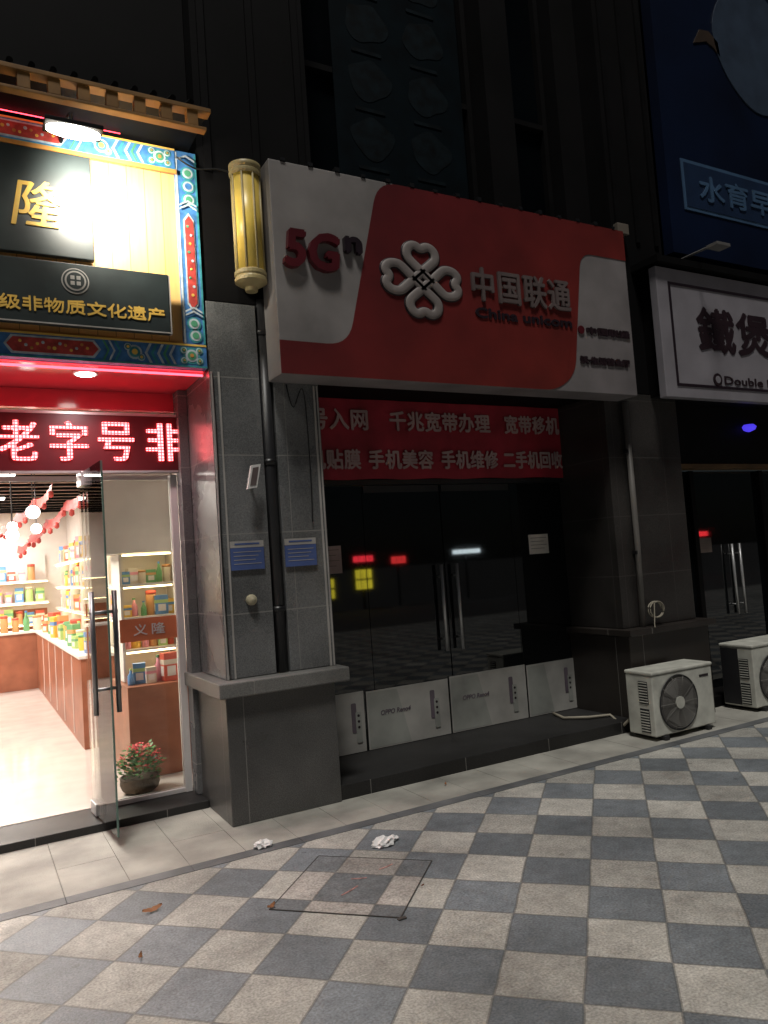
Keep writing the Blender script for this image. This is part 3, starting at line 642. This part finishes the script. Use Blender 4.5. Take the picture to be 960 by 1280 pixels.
ct=thing("shop_counter","long brown wooden counter along the shop wall","counter",(1.1,10,.06))
b=MB(mWoodB,mInWall); b.box(.92,1.30,7.6,12.55,.058,.88); b.box(.90,1.31,7.58,12.55,.882,.91,1)
for y in (8.3,9.1,9.9,10.7,11.5): b.box(.914,.9195,y,y+.012,.1,.86,1)
b.done("body",ct)
ct=thing("shop_counter","brown wooden counter across the back of the shop","counter",(-.5,12.9,.06))
b=MB(mWoodB,mInWall); b.box(-2.5,1.30,12.6,13.1,.058,.88); b.box(-2.5,1.31,12.57,13.12,.882,.91,1); b.done("body",ct)
sh=thing("wall_shelf","long lit wall shelving filled with colourful packages","shelf",(1.45,10,1.1))
b=MB(mInWall,mStrip)
for z in (1.18,1.52,1.88): b.box(1.30,1.555,7.3,13.6,z,z+.025); b.box(1.33,1.36,7.3,13.6,z-.014,z-.002,1)
for y in (7.3,8.4,9.5,10.6,11.7,12.8): b.box(1.32,1.555,y,y+.03,.92,2.1)
b.done("boards",sh)
sh2=thing("wall_shelf","lit shelving across the back wall filled with packages","shelf",(-.5,13.9,1.1))
b=MB(mInWall,mStrip,mWoodB)
b.box(-2.6,1.2,13.95,14.005,.06,1.2,2); b.box(-2.6,1.2,13.951,14.005,1.201,2.1)
for z in (.95,1.30,1.65): b.box(-2.6,1.2,13.65,13.945,z,z+.025); b.box(-2.6,1.2,13.68,13.71,z-.014,z-.002,1)
b.done("boards",sh2)
cols=[(.62,.10,.06),(.78,.50,.08),(.14,.36,.16),(.66,.60,.50),(.12,.28,.55),(.60,.30,.12),(.75,.30,.36),(.40,.58,.22)]
pm=[M("pack_colour",c,.4,var=.1) for i,c in enumerate(cols)]
proto=[]
for i in range(8):
    a,c=pm[i],pm[(i+3)%8]
    b=MB(a,c,mWhite); b.box(-.05,.05,-.04,.04,0,.17); b.box(-.0505,.0505,-.0405,.0405,.10,.13,1); b.box(-.03,.03,-.042,-.0406,.03,.09,2); b.box(-.052,-.0507,-.03,.03,.03,.09,2); proto.append(("gift_box",b,"coloured gift box with pale label on a shop shelf","gift box"))
for i in range(4):
    a,c=pm[(i*2+1)%8],pm[(i*3+2)%8]
    b=MB(a,c); b.lathe([(.04,0),(.042,.01),(.042,.14),(.036,.15)],0,0,14); b.lathe([(.043,.145),(.043,.17),(.01,.175)],0,0,14,m=1); proto.append(("tea_tin",b,"round tea tin with coloured lid on a shop shelf","tin"))
for i in range(4):
    a,c=pm[(i*2)%8],pm[(i*3+1)%8]
    b=MB(a,c); b.lathe([(.032,0),(.034,.01),(.034,.11),(.014,.15),(.012,.19)],0,0,12); b.lathe([(.015,.185),(.015,.205)],0,0,12,m=1); proto.append(("bottle",b,"small coloured bottle standing on a shop shelf","bottle"))
base=[]
for nm,b,lb,ca in proto:
    bmesh.ops.recalc_face_normals(b.bm,faces=b.bm.faces)
    me=bpy.data.meshes.new(nm); b.bm.to_mesh(me); b.bm.free()
    for m in b.mats: me.materials.append(m)
    o=bpy.data.objects.new(nm,me); o["label"]=lb; o["category"]=ca; o["group"]="packaged goods on the shop shelves"; base.append(o)
random.seed(11)
def goods(x,y,z,k=None,s=1.0,rot=0):
    o=base[random.randrange(16) if k is None else k].copy(); o.location=(x,y,z); o.rotation_euler=(0,0,rot+random.uniform(-.2,.2)); sc=s*random.uniform(.8,1.3); o.scale=(sc,sc,sc*random.uniform(.75,1.25)); COL.objects.link(o)
for z in (1.206,1.546,1.906):
    y=7.42
    while y<13.2: goods(1.40,y,z,s=1.2,rot=-1.3); y+=random.uniform(.125,.18)
y=7.7
while y<12.4: goods(1.0+random.uniform(0,.12),y,.911,s=1.15,rot=-1.3); y+=random.uniform(.13,.2)
for z in (1.019,1.279,1.549):
    for k in range(6): goods(1.16+k*.07,6.56+.03*(k%2),z,s=.82)
for k in range(6): goods(1.12+k*.075,6.27+.05*(k%2),.762,s=.95)
for z in (.976,1.326,1.676):
    x=-.1
    while x<1.1: goods(x,13.78,z,s=1.15); x+=random.uniform(.13,.17)
for k in range(8): goods(-.1+k*.15,12.75,.912,s=1.2)
def garland(x0,x1,y0,y1,z0,z1,lab):
    b=MB(mRed,mGold); n=60; A=[];B=[]
    for i in range(n+1):
        t=i/n; y=y0+(y1-y0)*t; x=x0+(x1-x0)*t+.015*(i%2); z=z0+(z1-z0)*t-.07*math.sin(math.pi*((t*4)%1))
        A.append(b.bm.verts.new((x,y,z))); B.append(b.bm.verts.new((x-.015,y,z-.11)))
    for i in range(n): b.f([A[i],A[i+1],B[i+1],B[i]],0)
    for i in range(0,n,5):
        t=i/n; y=y0+(y1-y0)*t; x=x0+(x1-x0)*t-.02; z=z0+(z1-z0)*t-.07*math.sin(math.pi*((t*4)%1))-.13
        b.lathe([(.008,z-.04),(.026,z-.025),(.026,z+.015),(.008,z+.03)],x,y,10,m=0)
    b.done("red_garland",label=lab,cat="garland",group="red garlands hung across the shop ceiling")
garland(1.0,.70,7.0,12.3,2.52,2.18,"red pleated garland with small lanterns hung across the shop")
garland(.80,.35,8.2,12.3,2.62,2.35,"second red pleated garland with small lanterns near the ceiling")
pt=thing("potted_plant","flowering plant with red blooms in a dark basket behind glass","potted plant",(1.06,5.85,.057))
MB(mPot).lathe([(.09,.057),(.125,.08),(.14,.12),(.135,.15),(.142,.165),(.13,.17),(.12,.16)],1.07,5.83,24).done("basket",pt)
random.seed(4); b=MB(mPlant)
for k in range(460):
    a=random.uniform(0,6.28); e=random.uniform(.0,1.5); r=.17*random.uniform(.3,1); c=Vector((1.07+r*math.cos(a)*math.cos(e*.6),5.83+r*math.sin(a)*.9*math.cos(e*.6),.16+.22*math.sin(e)*random.uniform(.4,1)))
    dv=Vector((math.cos(a),math.sin(a),random.uniform(-.3,.9))).normalized()*random.uniform(.025,.055); sd=Vector((-dv.y,dv.x,random.uniform(-.02,.02))).normalized()*.014
    b.f([b.bm.verts.new(p) for p in (c,c+dv*.5+sd,c+dv,c+dv*.5-sd)])
b.done("foliage",pt)
b=MB(mFlow)
for k in range(80):
    a=random.uniform(0,6.28); r=random.uniform(.02,.17); c=Vector((1.07+r*math.cos(a),5.83+r*math.sin(a),.38-r*.7+random.uniform(-.03,.05)))
    for q in range(4):
        t=q*1.57+a; p=Vector((math.cos(t),math.sin(t),.4))*.014; s_=Vector((-p.y,p.x,0))*.6; b.f([b.bm.verts.new(v) for v in (c,c+p+s_,c+p*1.6,c+p-s_)])
b.done("flowers",pt)

# ------------------------------------------------------------------ air conditioners
def aircon(x0,y0,z0,w=.72,dp=.28,h=.55,lab="",side=mAC):
    a=thing("air_conditioner",lab,"air conditioner",(x0+w/2,y0+dp/2,z0),"outdoor air conditioner units on the pavement")
    x1,y1,z1=x0+w,y0+dp,z0+h; zb=z0+.035
    b=MB(mAC,side); b.box(x0,x1,y0,y1,zb,z1-.03)
    b.box(x0-.006,x1+.006,y0-.008,y1+.004,z1-.0295,z1); b.done("casing",a,bevel=.01)
    cx,cz=x0+.285,z0+.275
    b=MB(mACo); b.lathe([(.215,y0-.004),(.215,y0-.001)],cx,cz,40,axis='y'); b.done("fan_opening",a)
    b=MB(mACg)
    for k in range(3):
        t=2*math.pi*k/3; P=[]
        for (r,o) in ((.05,-.4),(.12,-.6),(.195,-.45),(.195,.5),(.12,.35),(.05,.3)): P.append((cx+r*math.cos(t+o),cz+r*math.sin(t+o)))
        b.prism(P,y0-.010,y0-.006)
    b.done("fan_blades",a)
    b=MB(mACw,mAC,mACd)
    for k in range(11):
        r=.06+k*.014
        b.tube([(cx+r*math.cos(t),y0-.02,cz+r*math.sin(t)) for t in [2*math.pi*k/36 for k in range(37)]],.0016,4,cap=False)
    for k in range(10):
        t=2*math.pi*k/10; b.tube([(cx+.05*math.cos(t),y0-.018,cz+.05*math.sin(t)),(cx+.222*math.cos(t),y0-.012,cz+.222*math.sin(t))],.002,4)
    b.lathe([(.050,y0-.024),(.050,y0-.012)],cx,cz,20,m=1,axis='y')
    b.tube([(cx+.220*math.cos(t),y0-.008,cz+.220*math.sin(t)) for t in [2*math.pi*k/40 for k in range(41)]],.006,6,cap=False,m=2)
    b.done("fan_grille",a)
    b=MB(mACd,mAC)
    for za,zb_ in ((.06,.25),(.29,.47)):
        b.box(x0-.003,x0-.0005,y0+.05,y0+.145,z0+za,z0+zb_)
        k=za+.012
        while k<zb_-.01: b.box(x0-.008,x0-.0032,y0+.054,y0+.141,z0+k,z0+k+.007,1); k+=.022
    if side is not mAC: b.box(x0-.004,x0-.0005,y0+.15,y1-.01,z0+.05,z1-.04)
    b.done("side_vent",a)
    MB(mDarkL).box(x1-.16,x1-.05,y0-.003,y0-.0005,z1-.11,z1-.09).done("badge",a)
    for xf in (x0+.08,x1-.13): MB(mACd).box(xf,xf+.05,y0-.02,y1+.02,z0,zb-.001).done("foot",a,bevel=.004)
aircon(4.79,4.40,.003,lab="white outdoor air conditioner unit with round fan grille on the pavement")
aircon(6.20,4.50,.003,w=.78,dp=.34,h=.60,lab="outdoor air conditioner unit with dark side panel beside another shop",side=mACd)

# ------------------------------------------------------------------ neighbour shop
nb=thing("neighbour_shop","dark closed shop with black framed glass front","shop",(7.6,5.3,0))
b=MB(mGlassD); b.box(5.935,9.5,5.20,5.22,.1,2.28); b.done("glass_front",nb)
b=MB(mDark2); b.box(5.935,9.5,5.0,5.34,2.33,2.95); b.box(5.935,9.5,4.9,5.3,0,.098); b.box(6.4,6.46,5.15,5.199,.1,2.28); b.box(7.5,7.56,5.15,5.199,.1,2.28); b.done("door_frame",nb)
b=MB(mWoodD); b.box(5.935,9.5,4.985,5.15,2.285,2.328); b.done("lintel_strip",nb)
for x in (6.93,7.05):
    b=MB(mSteel); b.tube([(x,5.14,.80),(x,5.14,1.52)],.014,10); b.tube([(x,5.14,.9),(x,5.2,.9)],.008,8); b.tube([(x,5.14,1.42),(x,5.2,1.42)],.008,8); b.done("handle",nb)
notice(6.50,6.68,1.45,1.60,5.19,"small pale paper notice on the dark shop glass",M("dim_paper",(.18,.14,.12),.7))
b=MB(M("blue_reflection_glow",(.05,.05,.4),.4,emit=(.08,.05,.9),es=.9)); b.lathe([(.01,2.66),(.06,2.68),(.075,2.71),(.05,2.735),(.01,2.74)],7.15,4.97,16); b.done("blue_glow_disc",label="small blue glowing disc added for a reflection on the dark shop front",cat="lamp")  # added glowing disc in place of the blue light reflected here
ns=thing("shop_sign","white box sign with black inner frame and bold black characters","sign",(7,4.65,2.88))
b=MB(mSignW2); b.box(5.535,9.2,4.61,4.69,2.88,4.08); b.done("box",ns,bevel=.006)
b=MB(mDark2); b.box(5.60,9.2,4.692,4.99,2.92,4.06); b.done("backing",ns)
b=MB(mDarkL)
for a in ((5.68,9.05,2.985,3.01),(5.68,9.05,3.925,3.95),(5.68,5.705,3.0105,3.9245)): b.box(a[0],a[1],4.603,4.609,a[2],a[3])
b.done("inner_frame",ns)
text("鐵煲",6.02,7.12,3.32,3.76,4.604,mMaroon,"lettering",ns,.004,.014,spacing=1.05)
text("Double Newe",6.34,7.45,3.03,3.11,4.604,mMaroon,"lettering",ns,.004,.003)
MB(mMaroon,mSignW2).lathe([(.06,4.60),(.06,4.609)],6.24,3.07,20,axis='y').lathe([(.035,4.597),(.035,4.5995)],6.24,3.07,20,m=1,axis='y').done("round_mark",ns)
b=MB(mDark2); b.box(5.5,9.2,4.55,4.86,4.10,4.16); b.done("cap_rail",ns)
bb=thing("billboard","dark blue wall billboard with pale rounded shape and framed lettering","billboard",(7.6,4.75,4.3))
b=MB(mBillB); b.box(5.97,10,4.74,4.85,4.32,9); b.done("panel",bb)
b=MB(mBillT,mBillP); b.prism([(6.18,5.28),(8.2,5.28),(8.2,4.77),(6.18,4.77)],4.731,4.739); b.prism([(6.215,5.245),(8.17,5.245),(8.17,4.805),(6.215,4.805)],4.726,4.7305,1); b.done("framed_label",bb)
text("水育早教",6.40,7.95,4.89,5.16,4.716,mBillT,"lettering",bb,.008,.006)
b=MB(mBillC); P=[(7.55+.62*math.cos(t)*(1+.1*math.cos(2*t)),6.75+.72*math.sin(t)) for t in [2*math.pi*k/40 for k in range(40)]]; b.prism(P,4.73,4.739); b.done("pale_shape",bb)
b=MB(M("dull_ochre",(.03,.016,.008),.6)); b.prism([(6.55,6.55),(6.66,6.72),(6.80,6.74),(6.93,6.66),(6.95,6.50),(6.86,6.58),(6.75,6.62),(6.64,6.58)],4.73,4.739); b.done("small_shape",bb)
mDimS=M("dim_steel",(.14,.135,.13),.5)
b=MB(mDimS); b.tube([(6.05,4.86,4.25),(6.05,4.35,4.25)],.012,8); b.box(5.98,6.16,4.28,4.40,4.21,4.24); b.done("sign_lamp",label="small unlit sign lamp on an arm over the white sign",cat="lamp",bevel=.003)
b=MB(M("dim_cream",(.16,.135,.11),.5)); b.box(5.30,5.44,4.78,4.84,4.42,4.52); b.done("junction_box",label="small cream junction box on the dark column",cat="box",bevel=.006)
wp=thing("window_poster","very dark blue green poster with faint round pictures behind upper window","poster",(3.3,5.22,4.7))
MB(mPostN).box(2.72,3.98,5.225,5.235,4.68,6.9).done("sheet",wp)
for i in range(2):
    for j in range(4):
        b=MB(mPostR); P=[(3.05+i*.56+.2*math.cos(t)*(1+.12*math.sin(3*t+i+j)),5.05+j*.50+.17*math.sin(t)*(1+.12*math.cos(4*t+j))) for t in [2*math.pi*k/30 for k in range(30)]]
        b.prism(P,5.222,5.2245); b.prism(rrect(2.90+i*.56,3.18+i*.56,4.78+j*.5,4.81+j*.5,.01),5.219,5.2215); b.done("round_picture",wp)

# ------------------------------------------------------------------ lit signs across the street (seen as reflections in the glass)
def opp(x0,x1,z0,z1,col,st,lab):
    t=thing("street_light_box",lab,"light box",((x0+x1)/2,-14,z0),"lit boxes across the street")
    MB(mBlack).box(x0-.04,x1+.04,-14.2,-14.02,z0-.04,z1+.04).done("case",t)
    b=MB(M("sign_glow",col,.4,emit=col,es=st),mBlack); b.box(x0,x1,-14.015,-13.99,z0,z1)
    k=x0+.06; i=0
    while k<x1-.08: b.box(k,k+.025+.02*(i%2),-13.989,-13.985,z0+.03,z1-.03,1); k+=.11; i+=1
    if z1-z0>.5: b.box(x0,x1,-13.984,-13.980,(z0+z1)/2-.03,(z0+z1)/2+.03,1)
    b.done("face",t)
    MB(mBlack).tube([((x0+x1)/2,-14.1,-.14),((x0+x1)/2,-14.1,z0-.03)],.04,8).done("post",t)
opp(12.5,13.3,1.60,1.80,(1,.04,.06),13,"red lit sign box across the street")
opp(12.55,13.2,.60,1.30,(.85,.72,.05),8,"yellow lit sign box across the street")
opp(11.3,11.65,.35,1.05,(.85,.72,.05),6,"narrow yellow lit sign box across the street")
opp(14.1,14.7,1.45,1.70,(1,.05,.05),10,"small red lit sign box across the street")
opp(16.9,18.2,1.65,1.80,(.8,.95,1),14,"white lit sign box across the street")
opp(29.6,31.2,1.7,1.9,(1,.04,.05),12,"long red lit sign box across the street")

# ------------------------------------------------------------------ world, sun, camera
W=bpy.data.worlds.new("World"); S.world=W; W.use_nodes=True; nt=W.node_tree
sk=nt.nodes.new("ShaderNodeTexSky"); sk.sky_type='NISHITA'; sk.sun_disc=False
dv=Vector((.22,.36,-1.0)).normalized()
el=math.asin(-dv.z); az=math.atan2(-dv.x,-dv.y)
sk.sun_elevation=el; sk.sun_rotation=az
nt.links.new(sk.outputs[0],nt.nodes["Background"].inputs[0]); nt.nodes["Background"].inputs[1].default_value=.003
sl=bpy.data.lights.new("sun","SUN"); sl.energy=1.8; sl.angle=math.radians(10); sl.color=(1,.97,.91)
so=bpy.data.objects.new("sun",sl); COL.objects.link(so); so.rotation_euler=dv.to_track_quat('-Z','Y').to_euler(); so.location=(0,0,20)
yaw,pit,rol=[math.radians(a) for a in (29.1,3.616,3.985)]
fw=Vector((math.sin(yaw)*math.cos(pit),math.cos(yaw)*math.cos(pit),math.sin(pit))); r0=Vector((math.cos(yaw),-math.sin(yaw),0)); u0=r0.cross(fw)
r=r0*math.cos(rol)-u0*math.sin(rol); u_=u0*math.cos(rol)+r0*math.sin(rol)
cam=bpy.data.cameras.new("camera"); cam.sensor_fit='VERTICAL'; cam.sensor_height=36; cam.lens=36*950/1280; cam.clip_end=500; cam.clip_start=.05
co=bpy.data.objects.new("camera",cam); COL.objects.link(co)
co.matrix_world=Matrix((( r.x,u_.x,-fw.x,0),(r.y,u_.y,-fw.y,0),(r.z,u_.z,-fw.z,1.6),(0,0,0,1)))
S.camera=co
